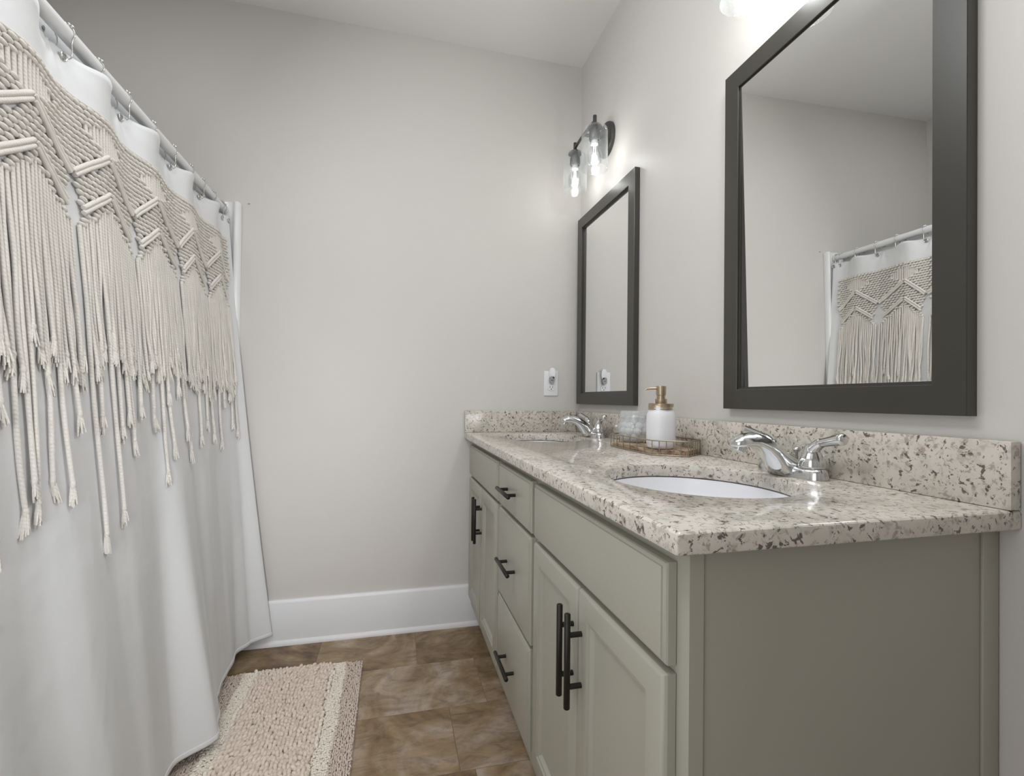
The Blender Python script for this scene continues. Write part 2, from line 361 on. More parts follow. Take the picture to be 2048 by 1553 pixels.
# floor: stone-look tiles laid in a running pattern, on a seam-coloured bed
fl = MB(); tid = []
rows = [0.0, -0.286, -0.568, -0.851, -1.134, -1.417, -1.70, -1.983, -2.266, -2.549, -2.832, -3.1]
offs = [[-2.33, -1.94, -1.545, -1.154, -0.771, -0.36, 0.05], [-2.33, -1.82, -1.40, -0.977, -0.553, -0.13, 0.05], [-2.33, -1.95, -1.53, -1.107, -0.682, -0.26, 0.05]]
bed = MB().box(-2.37, 0.1, -3.1, 0.1, -0.1, -0.0015)
g = 0.0009
for r in range(len(rows) - 1):
    xs = offs[r] if r < 3 else [x + (0.13 if r % 2 else -0.07) * (1 if 0 < i < 6 else 0) for i, x in enumerate(offs[r % 3])]
    for a, b_ in zip(xs[:-1], xs[1:]):
        y1, y0 = rows[r] - g, rows[r + 1] + g
        n0 = len(fl.f); fl.loops([[(a + g, y0, -0.004), (b_ - g, y0, -0.004), (b_ - g, y1, -0.004), (a + g, y1, -0.004)],
                                  [(a + g, y0, -0.0008), (b_ - g, y0, -0.0008), (b_ - g, y1, -0.0008), (a + g, y1, -0.0008)],
                                  [(a + g + .001, y0 + .001, 0), (b_ - g - .001, y0 + .001, 0), (b_ - g - .001, y1 - .001, 0), (a + g + .001, y1 - .001, 0)]], cap0=False)
        tid.append((n0, len(fl.f), (random.random(), random.random(), random.random())))
n0 = len(fl.f); fl.v += bed.v; o_ = len(fl.v) - 8; fl.f += [tuple(i + o_ for i in f) for f in bed.f]
fo = struct('floor', fl, 'tile', 'brown stone-look tile floor', smooth=0, fix=False)
fo.data.materials.append(M['grout'])
att = fo.data.attributes.new('tile_rand', 'FLOAT_VECTOR', 'FACE')
arr = np.zeros((len(fl.f), 3), np.float32)
TV = {0: None}
for a, b_, v in tid: arr[a:b_] = v
att.data.foreach_set('vector', arr.ravel())
mi = np.zeros(len(fl.f), np.int32); mi[n0:] = 1; fo.data.polygons.foreach_set('material_index', mi)

def baseboard(name, axis, a, b_, wall, sgn):
    # profile in (distance from wall, z); runs along axis from a to b_
    prof = [(0, 0), (0.026, 0), (0.026, 0.004), (0.0245, 0.012), (0.020, 0.018), (0.016, 0.020), (0.016, 0.172), (0.0145, 0.179), (0.010, 0.184), (0, 0.184)]
    rings = []
    for t in (a, b_):
        rings.append([((t, wall + sgn * d, z) if axis == 'x' else (wall + sgn * d, t, z)) for d, z in prof])
    return struct(name, MB().loops(rings), 'trim')
baseboard('baseboard_far', 'x', -1.485, -0.46, 0.0, -1)['label'] = 'tall white baseboard along the far wall'
baseboard('baseboard_right', 'y', YB, -1.68, 0.0, -1)
baseboard('baseboard_back', 'x', -0.66, 0.0, YB, 1)
baseboard('baseboard_left', 'y', YB, -1.56, XL, 1)

# ------------------------------------------------------------------ vanity cabinet
HC = 0.876; CT = 0.028; ZU = HC - CT
van = thing('vanity_cabinet', 'long greige double vanity cabinet with black bar pulls', 'cabinet', (-0.26, -0.84, 0))
XF = -0.522; YN = -1.654
bd = MB()
bd.box(-0.50, -0.004, YN + 0.004, -0.002, 0.100, 0.118)
bd.box(-0.016, -0.004, YN + 0.02, -0.002, 0.118, ZU - .001)
bd.box(-0.50, -0.016, -0.018, -0.002, 0.118, ZU - .001)
bd.box(-0.50, -0.016, -0.656, -0.640, 0.118, ZU - .001)
bd.box(-0.50, -0.016, -1.046, -1.030, 0.118, ZU - .001)
bd.build('carcass', 'cabinet', van)
ff = MB()   # face frame rails and stiles
for y0, y1 in ((-0.066, -0.002), (-0.672, -0.618), (-1.067, -1.008), (YN, -1.612)): ff.box(XF, -0.502, y0, y1, 0.100, ZU - .001)
for z0, z1 in ((0.100, 0.165), (0.672, 0.700), (0.806, ZU - .001)):
    for y0, y1 in ((-0.618, -0.066), (-1.008, -0.672), (-1.612, -1.067)): ff.box(XF, -0.502, y0, y1, z0, z1)
ff.box(XF, -0.502, -1.008, -0.672, 0.395, 0.420)
ff.build('face_frame', 'cabinet', van)
sp = MB().box(-0.502, -0.004, YN + 0.0025, YN + 0.0185, 0.0, ZU - .001)
sp.build('side_panel', 'cabinet', van)
MB().box(-0.034, -0.003, YN - 0.002, YN + 0.0025, 0.0, ZU - .001, 0.001).build('scribe_strip', 'cabinet', van)
MB().box(-0.452, -0.436, YN + 0.0185, -0.002, 0.0, 0.100).build('toe_kick', 'cabinet', van)

def ring_panel(y0, y1, z0, z1, prof, x=XF):
    rings = []
    for ins, d in prof:
        rings.append([(x - d, y0 + ins, z0 + ins), (x - d, y1 - ins, z0 + ins), (x - d, y1 - ins, z1 - ins), (x - d, y0 + ins, z1 - ins)])
    return MB().loops(rings)
SLAB = [(0, 0.001), (0, 0.0125), (0.0015, 0.0150), (0.004, 0.0165), (0.0065, 0.0170), (0.0072, 0.0190), (0.009, 0.0195)]
DOOR = [(0, 0.001), (0, 0.0125), (0.0015, 0.0155), (0.005, 0.0185), (0.0075, 0.0192), (0.042, 0.0195), (0.0432, 0.0172), (0.0442, 0.0152), (0.0465, 0.0166), (0.050, 0.0160), (0.0545, 0.0115), (0.056, 0.0088), (0.058, 0.0098), (0.061, 0.0096)]
def pull(parent, y, z, L, vertical):
    mb = MB(); xb = -0.5685; r = 0.0058
    d = Vector((0, 0, 1)) if vertical else Vector((0, 1, 0)); c = Vector((xb, y, z))
    e = 0.0012
    mb.tube([c - d * (L / 2), c - d * (L / 2 - e), c + d * (L / 2 - e), c + d * (L / 2)], [r - e, r, r, r - e], 16)
    h = mb.build('handle', 'bronze', parent, loc=tuple(c), smooth=50)
    for s_ in (-1, 1):
        p = c + d * (s_ * 0.046)
        MB().tube([(XF - 0.0185, p.y, p.z), (xb + 0.003, p.y, p.z)], 0.0048, 12).build('standoff', 'bronze', h, smooth=50)
    return h
for y0, y1 in ((-0.632, -0.055), (-1.628, -1.053)):
    ring_panel(y0, y1, 0.692, 0.823, SLAB).build('false_front', 'cabinet', van, smooth=25)
    mid = (y0 + y1) / 2
    for a, b_, hy in ((y0, mid - 0.0015, mid - 0.0205), (mid + 0.0015, y1, mid + 0.0205)):
        d = ring_panel(a, b_, 0.150, 0.681, DOOR).build('door', 'cabinet', van, smooth=25)
        pull(d, hy, 0.560, 0.170, True)
for z0, z1, hz in ((0.692, 0.823, 0.760), (0.413, 0.681, 0.546), (0.150, 0.402, 0.265)):
    d = ring_panel(-1.021, -0.658, z0, z1, SLAB).build('drawer', 'cabinet', van, smooth=25)
    pull(d, -0.830, hz, 0.148, False)

# ------------------------------------------------------------------ worktop with two sink openings
SX, SA, SB = -0.292, 0.170, 0.196
SY = (-0.335, -1.335)
def counter():
    x0, x1, y0, y1 = -0.558, -0.002, -1.681, -0.002
    mb = MB(); rings = []
    prof = [(0.003, ZU), (0.0008, ZU + 0.0015), (0, ZU + 0.004), (0, HC - 0.006), (0.0008, HC - 0.0028), (0.0028, HC - 0.0008), (0.006, HC)]
    def rect(ins, z):
        a, b_, c, d = x0 + ins, x1, y0 + ins, y1
        r = 0.004
        pts = [(b_, c), (b_, d), (a, d)]
        for k in range(5):
            t = PI + (PI / 2) * k / 4; pts.append((a + r + r * math.cos(t), c + r + r * math.sin(t)))
        return [(px, py, z) for px, py in pts]
    rings = [rect(i, z) for i, z in prof]
    mb.loops(rings, False, False)
    NE = 72; hole = {}
    hp = [(-0.004, HC), (-0.0015, HC - 0.001), (0, HC - 0.004), (0, ZU + 0.003), (-0.001, ZU)]
    for si, cy in enumerate(SY):
        hr = []
        for ins, z in hp:
            hr.append([(SX + (SA - ins) * math.cos(2 * PI * k / NE), cy + (SB - ins) * math.sin(2 * PI * k / NE), z) for k in range(NE)])
        mb.loops(hr, False, False); hole[si] = hr
    for z, top in ((HC, True), (ZU, False)):
        bm = bmesh.new(); es = []
        loops_ = [rings[-1] if top else rings[0]] + [hole[i][0 if top else -1] for i in hole]
        for lp in loops_:
            vs = [bm.verts.new(p) for p in lp]
            for i in range(len(vs)): es.append(bm.edges.new((vs[i], vs[(i + 1) % len(vs)])))
        bmesh.ops.triangle_fill(bm, edges=es, use_beauty=True, use_dissolve=False)
        mb.bm(bm)
    return mb
cobj = counter().build('countertop', 'granite', None, smooth=30)
bm = bmesh.new(); bm.from_mesh(cobj.data); bmesh.ops.remove_doubles(bm, verts=bm.verts[:], dist=1e-6); bmesh.ops.recalc_face_normals(bm, faces=bm.faces[:]); bm.to_mesh(cobj.data); bm.free()
cobj.data.shade_smooth(); cobj.data.set_sharp_from_angle(angle=math.radians(30))
tag(cobj, 'long speckled cream granite worktop on the vanity', 'countertop')
bs = MB().box(-0.022, -0.002, -1.681, -0.002, HC + 0.0005, HC + 0.099, 0.0015).build('backsplash', 'granite')
tag(bs, 'long granite backsplash strip beneath the two mirrors', 'backsplash')
ss = MB().box(-0.558, -0.0225, -0.022, -0.002, HC + 0.0005, HC + 0.099, 0.0015).build('backsplash', 'granite')
tag(ss, 'short granite side splash on the far wall under the outlet', 'backsplash')

def sink(cy, label):
    t = thing('sink', label, 'sink', (SX, cy, ZU - 0.15), 'undermount sinks')
    prof = [(1.08, 0.1495), (1.08, 0.140), (1.04, 0.12), (0.97, 0.07), (0.80, 0.02), (0.5, -0.006), (0.12, -0.012)]
    inn = [(0.10, -0.004), (0.5, 0.002), (0.77, 0.026), (0.93, 0.072), (0.985, 0.12), (1.005, 0.1485), (1.04, 0.1495)]
    mb = MB(); rg = []
    for r, z in prof + inn: rg.append([(SX + SA * r * math.cos(2 * PI * k / 56), cy + SB * r * math.sin(2 * PI * k / 56), ZU - 0.1515 + z) for k in range(56)])
    rg.append(rg[0]); mb.loops(rg, False, False)
    mb.build('basin', 'ceramic', t, smooth=60)
    MB().lathe([(0.006, -0.004), (0.022, -0.004), (0.024, 0.0), (0.020, 0.002), (0.006, 0.0)], (SX, cy, ZU - 0.1515), 24).build('drain', 'chrome', t)
    return t
sink(SY[1], 'white oval undermount sink nearer the camera, by the near faucet')
sink(SY[0], 'white oval undermount sink in the far corner, by the far faucet')

# ------------------------------------------------------------------ faucets
def faucet(cy, label):
    cx = -0.064; z0 = HC
    t = thing('faucet', label, 'faucet', (cx, cy, z0), 'chrome two-handle faucets')
    # base plate: stadium with domed edge
    mb = MB(); rings = []
    for hl, hw, z in ((0.083, 0.030, 0.0003), (0.0825, 0.0297, 0.006), (0.080, 0.0275, 0.017), (0.0765, 0.024, 0.021), (0.071, 0.018, 0.0225)):
        ring = []
        for k in range(40):
            a = 2 * PI * k / 40; c_, s_ = math.cos(a), math.sin(a)
            q = (abs(c_) ** 2.6 + abs(s_) ** 2.6) ** (-1 / 2.6)
            ring.append((cx + hw * q * c_, cy + hl * q * s_, z0 + z))
        rings.append(ring)
    mb.loops(rings); mb.build('base', 'chrome', t, smooth=60)
    # spout: one swelling body that grows from the deck and reaches over the bowl (top point, bottom point, half width)
    path = [((-0.042, 0.020), (-0.042, 0.004), 0.024), ((-0.052, 0.029), (-0.060, 0.002), 0.029), ((-0.066, 0.039), (-0.084, 0.0008), 0.030), ((-0.082, 0.051), (-0.106, 0.0008), 0.029), ((-0.099, 0.0625), (-0.114, 0.013), 0.0265),
            ((-0.119, 0.0750), (-0.123, 0.030), 0.0255), ((-0.140, 0.0845), (-0.136, 0.045), 0.0238), ((-0.162, 0.0895), (-0.151, 0.0555), 0.0225), ((-0.182, 0.0875), (-0.168, 0.0605), 0.022),
            ((-0.198, 0.0810), (-0.187, 0.0595), 0.0205), ((-0.208, 0.0740), (-0.204, 0.0595), 0.0155), ((-0.2095, 0.068), (-0.2085, 0.063), 0.006)]
    rings = []
    for (tx, tz), (bx, bz), w in path:
        mx, mz, ux, uz = (tx + bx) / 2, (tz + bz) / 2, (tx - bx) / 2, (tz - bz) / 2
        ring = []
        for k in range(28):
            an = 2 * PI * k / 28; c_, s_ = math.cos(an), math.sin(an)
            q = (abs(c_) ** 2.5 + abs(s_) ** 2.5) ** (-1 / 2.5)
            ring.append((mx + ux * q * s_, cy + w * q * c_ * (1 - 0.22 * s_), z0 + mz + uz * q * s_))
        rings.append(ring)
    mb = MB().loops(rings); mb.build('spout', 'chrome', t, smooth=60)
    ax = Vector((-0.5, 0, -1)).normalized(); c = Vector((-0.188, cy, z0 + 0.0635))
    ae = MB().tube([c, c + ax * 0.006, c + ax * 0.0061, c + ax * 0.014, c + ax * 0.0145], [0.0125, 0.0125, 0.0115, 0.0115, 0.009], 20); ae.build('aerator', 'chrome', t)
    for s_ in (-1, 1):
        hy = cy + s_ * 0.0515
        hub = MB().lathe([(0.0240, 0.0222), (0.0248, 0.0235), (0.0248, 0.026), (0.0238, 0.034), (0.0205, 0.042), (0.0160, 0.050), (0.0128, 0.057), (0.0125, 0.063), (0.0105, 0.068), (0.004, 0.070)], (cx, hy, z0), 28)
        h = hub.build('handle', 'chrome', t, smooth=60)
        lev = [(0, 0.052, 0.0115), (0.006, 0.0625, 0.0112), (0.016, 0.070, 0.0098), (0.024, 0.0735, 0.0090), (0.0245, 0.0735, 0.0082), (0.028, 0.0745, 0.0084), (0.048, 0.079, 0.0092), (0.066, 0.083, 0.0105), (0.073, 0.0845, 0.0108), (0.0765, 0.085, 0.0085), (0.0775, 0.085, 0.004)]
        MB().tube([(cx + (-0.10 * d), hy + s_ * d, z0 + z) for d, z, r in lev], [r * 1.03 for d, z, r in lev], 18).build('lever', 'chrome', h, smooth=60)
    MB().lathe([(0.0028, 0.012), (0.0028, 0.046), (0.005, 0.049), (0.0078, 0.052), (0.0082, 0.056), (0.006, 0.058), (0.002, 0.0585)], (cx + 0.014, cy, z0), 16).build('popup_knob', 'chrome', t, smooth=60)
    return t
faucet(-1.338, 'chrome two-handle faucet by the nearer sink, large in view')
faucet(-0.322, 'small-looking chrome faucet at the far sink, under the far mirror')

# ------------------------------------------------------------------ mirrors
def mirror(y0, y1, label, tilt=0.0):
    z0, z1 = 1.0094, 1.8915; T = 0.022; fw = 0.050
    t = thing('wall_mirror', label, 'mirror', (0, (y0 + y1) / 2, z0))
    rings = []
    for ins, d in ((0, 0.001), (0, T - 0.001), (0.001, T), (fw - 0.001, T), (fw, T - 0.001), (fw, 0.0165), (fw + 0.0035, 0.0160), (fw + 0.0035, 0.0125), (fw + 0.006, 0.012), (fw + 0.006, 0.0085), (fw + 0.006, 0.004), (0.004, 0.001)):
        rings.append([(-d, y0 + ins, z0 + ins), (-d, y1 - ins, z0 + ins), (-d, y1 - ins, z1 - ins), (-d, y0 + ins, z1 - ins)])
    MB().loops(rings, False, False).build('frame', 'frame', t, smooth=20)
    gl = MB().box(-0.0095, -0.0055, y0 + fw + .004, y1 - fw - .004, z0 + fw + .004, z1 - fw - .004).build('mirror_glass', 'mirror', t, loc=(-0.0075, (y0 + y1) / 2, (z0 + z1) / 2), smooth=0)
    gl.rotation_euler = (0, tilt, 0)
    return t
mirror(-1.6266, -1.0695, 'large-looking dark bronze framed mirror above the nearer sink', -0.0167)
mirror(-0.5765, -0.0195, 'narrow-looking dark bronze framed mirror in the corner beyond the soap bottle', 0.0)

# ------------------------------------------------------------------ vanity lights
def light_fixture(cy, power, label, offs_=(-0.106, 0.106)):
    X = -0.107
    t = thing('vanity_light', label, 'wall light', (0, cy, 2.14), 'two-shade vanity lights')
    can = MB(); rg = []
    for r, d in ((0.072, 0.001), (0.072, 0.010), (0.069, 0.016), (0.060, 0.020), (0.02, 0.022)):
        rg.append([(-d, cy + r * math.cos(2 * PI * k / 40), 2.138 + r * math.sin(2 * PI * k / 40)) for k in range(40)])
    can.loops(rg); can.build('canopy', 'fixture', t)
    MB().tube([(-0.02, cy, 2.146), (X, cy, 2.146)], 0.007, 14).build('arm', 'fixture', t)
    # cross bar with a slight bow
    MB().tube([(X - 0.004 * (1 - (d / 0.106) ** 2), cy + d, 2.145) for d in np.linspace(offs_[0], offs_[1], 13)], 0.0062, 12).build('crossbar', 'fixture', t)
    for d in offs_:
        y = cy + d
        st = MB().lathe([(0.0075, 2.112), (0.0075, 2.166), (0.0068, 2.167)], (X, y, 0), 18).build('stem', 'fixture', t)
        cp = MB().lathe([(0.030, 2.1165), (0.030, 2.119), (0.027, 2.124), (0.019, 2.130), (0.0085, 2.134)], (X, y, 0), 28).build('cap', 'fixture', t)
        sk = MB().lathe([(0.010, 2.118), (0.011, 2.103), (0.0215, 2.100), (0.0225, 2.097), (0.0225, 2.070), (0.0205, 2.066), (0.018, 2.066), (0.018, 2.072)], (X, y, 0), 24, cap1=False).build('socket', 'fixture', t)
        pr = [(0.018, 2.117), (0.040, 2.1165), (0.048, 2.113), (0.0515, 2.106), (0.0525, 2.095), (0.0525, 1.952), (0.0518, 1.950), (0.0508, 1.952), (0.0508, 2.094), (0.049, 2.105), (0.046, 2.1105), (0.039, 2.114), (0.018, 2.1145)]
        MB().lathe(pr, (X, y, 0), 48, cap0=False, cap1=False).build('glass_shade', 'seeded', t, loc=(X, y, 2.03), smooth=50)
        bp = [(0.0135, 2.068), (0.0135, 2.055), (0.014, 2.046), (0.018, 2.036), (0.0255, 2.022), (0.0298, 2.006), (0.0296, 1.992), (0.0255, 1.978), (0.017, 1.968), (0.006, 1.9635)]
        bu = MB().lathe(bp, (X, y, 0), 28, cap0=False).build('bulb', 'clear', t, loc=(X, y, 2.01), smooth=60)
        MB().lathe([(0.0130, 2.073), (0.0134, 2.050)], (X, y, 0), 20).build('bulb_base', 'plastic', bu)
        fi = MB()
        for k in range(4):
            a = PI / 2 * k + 0.4
            fi.tube([(X + 0.0045 * math.cos(a), y + 0.0045 * math.sin(a), 2.040), (X + 0.0085 * math.cos(a), y + 0.0085 * math.sin(a), 1.990)], 0.0009, 8)
        fi.build('filament', 'filament', bu)
        L = bpy.data.lights.new('bulb_light', 'POINT'); L.energy = power; L.shadow_soft_size = 0.012; L.color = (1.0, 0.98, 0.95)
        lo = bpy.data.objects.new('bulb_light', L); COL.objects.link(lo); lo.location = Vector((X, y, 2.008)) - world_loc(t); lo.parent = t
    return t
light_fixture(-0.298, BULB_FAR, 'vanity light with two glass shades above the mirror in the corner')
light_fixture(-1.348, BULB_NEAR, 'vanity light at the top edge above the larger mirror, mostly out of view')

# ------------------------------------------------------------------ outlet and night light on the far wall
t = thing('wall_outlet', 'white duplex outlet plate on the far wall above the side splash', 'outlet', (-0.145, 0, 1.105))
rg = []
for ins, d in ((0, 0.0005), (0, 0.003), (0.002, 0.0055), (0.004, 0.006)):
    rg.append([(-0.180 + ins, -d, 1.046 + ins), (-0.110 - ins, -d, 1.046 + ins), (-0.110 - ins, -d, 1.165 - ins), (-0.180 + ins, -d, 1.165 - ins)])
MB().loops(rg).build('plate', 'plastic', t, smooth=20)
def oval_front(cx, cz, w, h, d0, d1, p=3.0):
    rg = []
    for d, q in ((d0, 1), (d1 - 0.001, 1), (d1, 0.95)):
        rg.append([(cx + w * q * math.cos(2 * PI * k / 28) * (abs(math.cos(2 * PI * k / 28)) ** p + abs(math.sin(2 * PI * k / 28)) ** p) ** (-1 / p), -d, cz + h * q * math.sin(2 * PI * k / 28) * (abs(math.cos(2 * PI * k / 28)) ** p + abs(math.sin(2 * PI * k / 28)) ** p) ** (-1 / p)) for k in range(28)])
    return MB().loops(rg)
for cz in (1.0855, 1.1255):
    rc = oval_front(-0.145, cz, 0.0165, 0.0145, 0.0055, 0.0085).build('receptacle', 'plastic', t)
    sl = MB().box(-0.1525, -0.1505, -0.0089, -0.0082, cz - 0.001, cz + 0.008).box(-0.1395, -0.1375, -0.0089, -0.0082, cz - 0.001, cz + 0.008)
    sl.lathe([(0.0024, 0), (0.0024, 0.0004)], (0, 0, 0), 10) if False else None
    sl.box(-0.1472, -0.1428, -0.0089, -0.0082, cz - 0.0095, cz - 0.005, 0.0003); sl.build('slot', 'black', rc, smooth=0)
MB().lathe([(0.003, 0), (0.003, 0.001)], (-0.145, -0.0065, 1.105), 12).build('screw', 'steel', t)
t = thing('night_light', 'small plug-in night light in the upper outlet socket', 'night light', (-0.141, -0.01, 1.13))
mb = oval_front(-0.142, 1.154, 0.0150, 0.026, 0.009, 0.019, 2.6); mb.build('shade', 'plastic', t)
mb = oval_front(-0.145, 1.123, 0.0125, 0.017, 0.009, 0.020, 3.0); mb.build('body', 'grey_plastic', t, label='grey socket body')
oval_front(-0.138, 1.134, 0.004, 0.004, 0.019, 0.0225, 2).build('sensor', 'black', t, label='dark round light sensor')
MB().box(-0.149, -0.142, -0.0208, -0.019, 1.1195, 1.1220).build('slot', 'black', t, label='dark slot')
tag(MB().lathe([(0.004, 0), (0.004, 0.003)], (-1.462, -0.003, 1.823), 14).build('wall_anchor', 'scuff'), 'tiny grey filled screw hole on the far wall right of the tub surround', 'wall anchor')

# ------------------------------------------------------------------ tray with soap bottle and cotton jar
TZ = HC + 0.001
HEX = [(-0.178, -0.722), (-0.178, -0.978), (-0.100, -1.032), (-0.026, -0.978), (-0.026, -0.722), (-0.100, -0.668)]
t = thing('tray', 'hexagonal wire tray with a wooden base between the sinks', 'tray', (-0.1, -0.85, TZ))
def inset(poly, d):
    cx, cy = sum(p[0] for p in poly) / len(poly), sum(p[1] for p in poly) / len(poly)
    return [(cx + (x - cx) * (1 - d / 0.09), cy + (y - cy) * (1 - d / 0.17)) for x, y in poly]
MB().prism(inset(HEX, 0.005), TZ + 0.0034, TZ + 0.0148).build('wooden_base', 'wood', t, loc=(-0.1, -0.85, TZ), smooth=0)
MB().tube([(x, y, TZ + 0.0017) for x, y in HEX], 0.0018, 8, closed=True).build('bottom_rim', 'wire', t, smooth=60)
MB().tube([(x, y, TZ + 0.041) for x, y in HEX], 0.0020, 8, closed=True).build('top_rim', 'wire', t, smooth=60)
wire0 = None
for i in range(6):
    a, b_ = Vector((*HEX[i], 0)), Vector((*HEX[(i + 1) % 6], 0))
    n = 6 if (b_ - a).length > 0.2 else 5
    for k in range(n):
        p = a.lerp(b_, k / n)
        if wire0 is None:
            wire0 = MB().tube([(p.x, p.y, TZ + 0.0015), (p.x, p.y, TZ + 0.041)], 0.0015, 6).build('wire', 'wire', t, loc=(p.x, p.y, TZ), smooth=60)
        else:
            w = wire0.copy(); COL.objects.link(w); w.parent = t; w.location = Vector((p.x, p.y, TZ)) - t.location
BZ = TZ + 0.0149
BX, BY = -0.131, -0.945
t = thing('soap_dispenser', 'white frosted soap bottle with a champagne metal pump', 'soap dispenser', (BX, BY, BZ)); t.scale = (0.965, 0.965, 0.965)
MB().lathe([(0.020, 0.0005), (0.031, 0.0), (0.036, 0.003), (0.0388, 0.010), (0.0395, 0.022), (0.0395, 0.085), (0.0385, 0.098), (0.0365, 0.106), (0.0345, 0.111), (0.034, 0.113), (0.034, 0.124), (0.030, 0.125)], (BX, BY, BZ), 48, power=2.5).build('bottle', 'soap', t, smooth=60)
MB().lathe([(0.0345, 0.1145), (0.0362, 0.115), (0.0362, 0.1185), (0.0352, 0.120), (0.0362, 0.1215), (0.0362, 0.125), (0.0352, 0.1268), (0.0362, 0.128), (0.0360, 0.1325), (0.034, 0.1335), (0.015, 0.1335)], (BX, BY, BZ), 44).build('lid', 'brass', t)
pm = MB().lathe([(0.0165, 0.1335), (0.0168, 0.134), (0.0168, 0.1465), (0.0162, 0.147), (0.0125, 0.147), (0.0122, 0.158)], (BX, BY, BZ), 32).build('collar', 'brass', t)
hd = MB().lathe([(0.0122, 0.157), (0.0142, 0.1585), (0.0145, 0.162), (0.0145, 0.183), (0.0138, 0.185), (0.004, 0.1855)], (BX, BY, BZ), 32).build('pump_head', 'brass', t)
d = Vector((-0.96, 0.28, 0))
MB().tube([Vector((BX, BY, BZ + 0.178)) + d * a + Vector((0, 0, z)) for a, z in ((0.008, 0), (0.030, -0.0005), (0.042, -0.002), (0.0445, -0.0045))], [0.0038, 0.0034, 0.003, 0.0026], 14).build('nozzle', 'brass', hd, smooth=60)
JX, JY = -0.102, -0.742
t = thing('glass_jar', 'clear glass jar of cotton balls behind the soap bottle', 'jar', (JX, JY, BZ))
MB().lathe([(0.010, 0.0015), (0.036, 0.001), (0.043, 0.004), (0.050, 0.016), (0.0545, 0.034), (0.055, 0.050), (0.0515, 0.063), (0.0465, 0.072), (0.0455, 0.076), (0.047, 0.0765), (0.047, 0.080), (0.0435, 0.081), (0.0425, 0.072), (0.048, 0.063), (0.0520, 0.050), (0.0515, 0.034), (0.0475, 0.017), (0.040, 0.0065), (0.010, 0.0055)], (JX, JY, BZ), 44, cap0=True, cap1=True).build('jar_body', 'jar', t, smooth=60)
MB().lathe([(0.0495, 0.0815), (0.0500, 0.083), (0.0490, 0.0855), (0.0498, 0.088), (0.0488, 0.0905), (0.047, 0.100), (0.0455, 0.1025), (0.040, 0.1030), (0.006, 0.1030), (0.006, 0.1005), (0.043, 0.1000), (0.046, 0.0815)], (JX, JY, BZ), 44).build('jar_lid', 'jar', t, smooth=60)
cot = None; k = 0
for lay, (zz, rad, cnt) in enumerate(((0.0185, 0.028, 6), (0.037, 0.0355, 8), (0.055, 0.031, 7), (0.071, 0.023, 5), (0.028, 0.006, 1), (0.052, 0.006, 1), (0.076, 0.0, 1))):
    for j in range(cnt):
        a = 2 * PI * j / cnt + lay * 0.5
        p = (JX + rad * math.cos(a), JY + rad * math.sin(a), BZ + zz + random.uniform(-.001, .001))
        if cot is None:
            mb = MB(); mb.ball((0, 0, 0), 0.0125, n=16, m=10)
            mb.v = [tuple(c * (1 + 0.09 * math.sin(37 * v[0] * 30 + 3) * math.sin(v[1] * 900) + random.uniform(-.04, .04)) for c in v) for v in mb.v]
            o = mb.build('cotton_ball', 'cotton', smooth=80); cot = o
        else:
            o = cot.copy(); COL.objects.link(o)
        o.location = p; o.rotation_euler = (random.random() * 6, random.random() * 6, 0)
        tag(o, 'white cotton ball inside the clear glass jar', 'cotton ball', 'cotton balls in the jar')

# ------------------------------------------------------------------ bath tub and surround (behind the curtain)
t = thing('bathtub', 'white bathtub hidden behind the shower curtain', 'bathtub', (-1.88, -0.77, 0))
mb = MB(); x0, x1, y0, y1 = XT + 0.004, -1.500, YT + 0.002, -0.003
def rr(x0, x1, y0, y1, r, z, n=6):
    pts = []
    for cx, cy, a0 in ((x1 - r, y1 - r, 0), (x0 + r, y1 - r, PI / 2), (x0 + r, y0 + r, PI), (x1 - r, y0 + r, 1.5 * PI)):
        for k in range(n + 1): a = a0 + PI / 2 * k / n; pts.append((cx + r * math.cos(a), cy + r * math.sin(a), z))
    return pts
mb.loops([rr(x0, x1, y0, y1, 0.01, 0.0), rr(x0, x1, y0, y1, 0.01, 0.41), rr(x0 + .006, x1 - .006, y0 + .006, y1 - .006, 0.01, 0.42), rr(x0 + .07, x1 - .07, y0 + .09, y1 - .09, 0.12, 0.418),
          rr(x0 + .08, x1 - .08, y0 + .10, y1 - .10, 0.12, 0.40), rr(x0 + .13, x1 - .13, y0 + .20, y1 - .15, 0.10, 0.10), rr(x0 + .20, x1 - .20, y0 + .28, y1 - .22, 0.08, 0.07)], cap0=True, cap1=True)
mb.build('tub_shell', 'acrylic', t, smooth=40)
t = thing('tub_surround', 'glossy white tub surround edge against the far wall', 'tub surround', (-1.88, -0.77, 0.421))
def xprof(pts, z0, z1, top_r=0.010):
    mb = MB(); mb.loops([[(x, y, z) for x, y in pts] for z in (z0, z1 - 0.006)] + [[(x - 0.003 * (x > -1.6), y * 0.85, z1 - 0.0015) for x, y in pts], [(x - 0.006 * (x > -1.6), y * 0.55, z1) for x, y in pts]]); return mb
pts = [(XT + 0.01, -0.001), (XL, -0.001), (XL, -0.010), (XL - 0.003, -0.020), (XL - 0.009, -0.0265), (XL - 0.017, -0.027), (XL - 0.024, -0.021), (XL - 0.029, -0.013), (XL - 0.040, -0.010), (XL - 0.075, -0.010), (XL - 0.083, -0.014), (XL - 0.090, -0.010), (XT + 0.01, -0.010)]
xprof(pts, 0.4215, 1.822).build('side_panel', 'acrylic', t, smooth=50)
MB().box(XT + 0.001, XT + 0.012, YT + 0.002, -0.012, 0.4215, 1.822, 0.003).build('back_panel', 'acrylic', t)
MB().box(XT + 0.014, XL - 0.02, YT - 0.018, YT - 0.006, 0.4215, 1.822, 0.003).build('side_panel', 'acrylic', t)

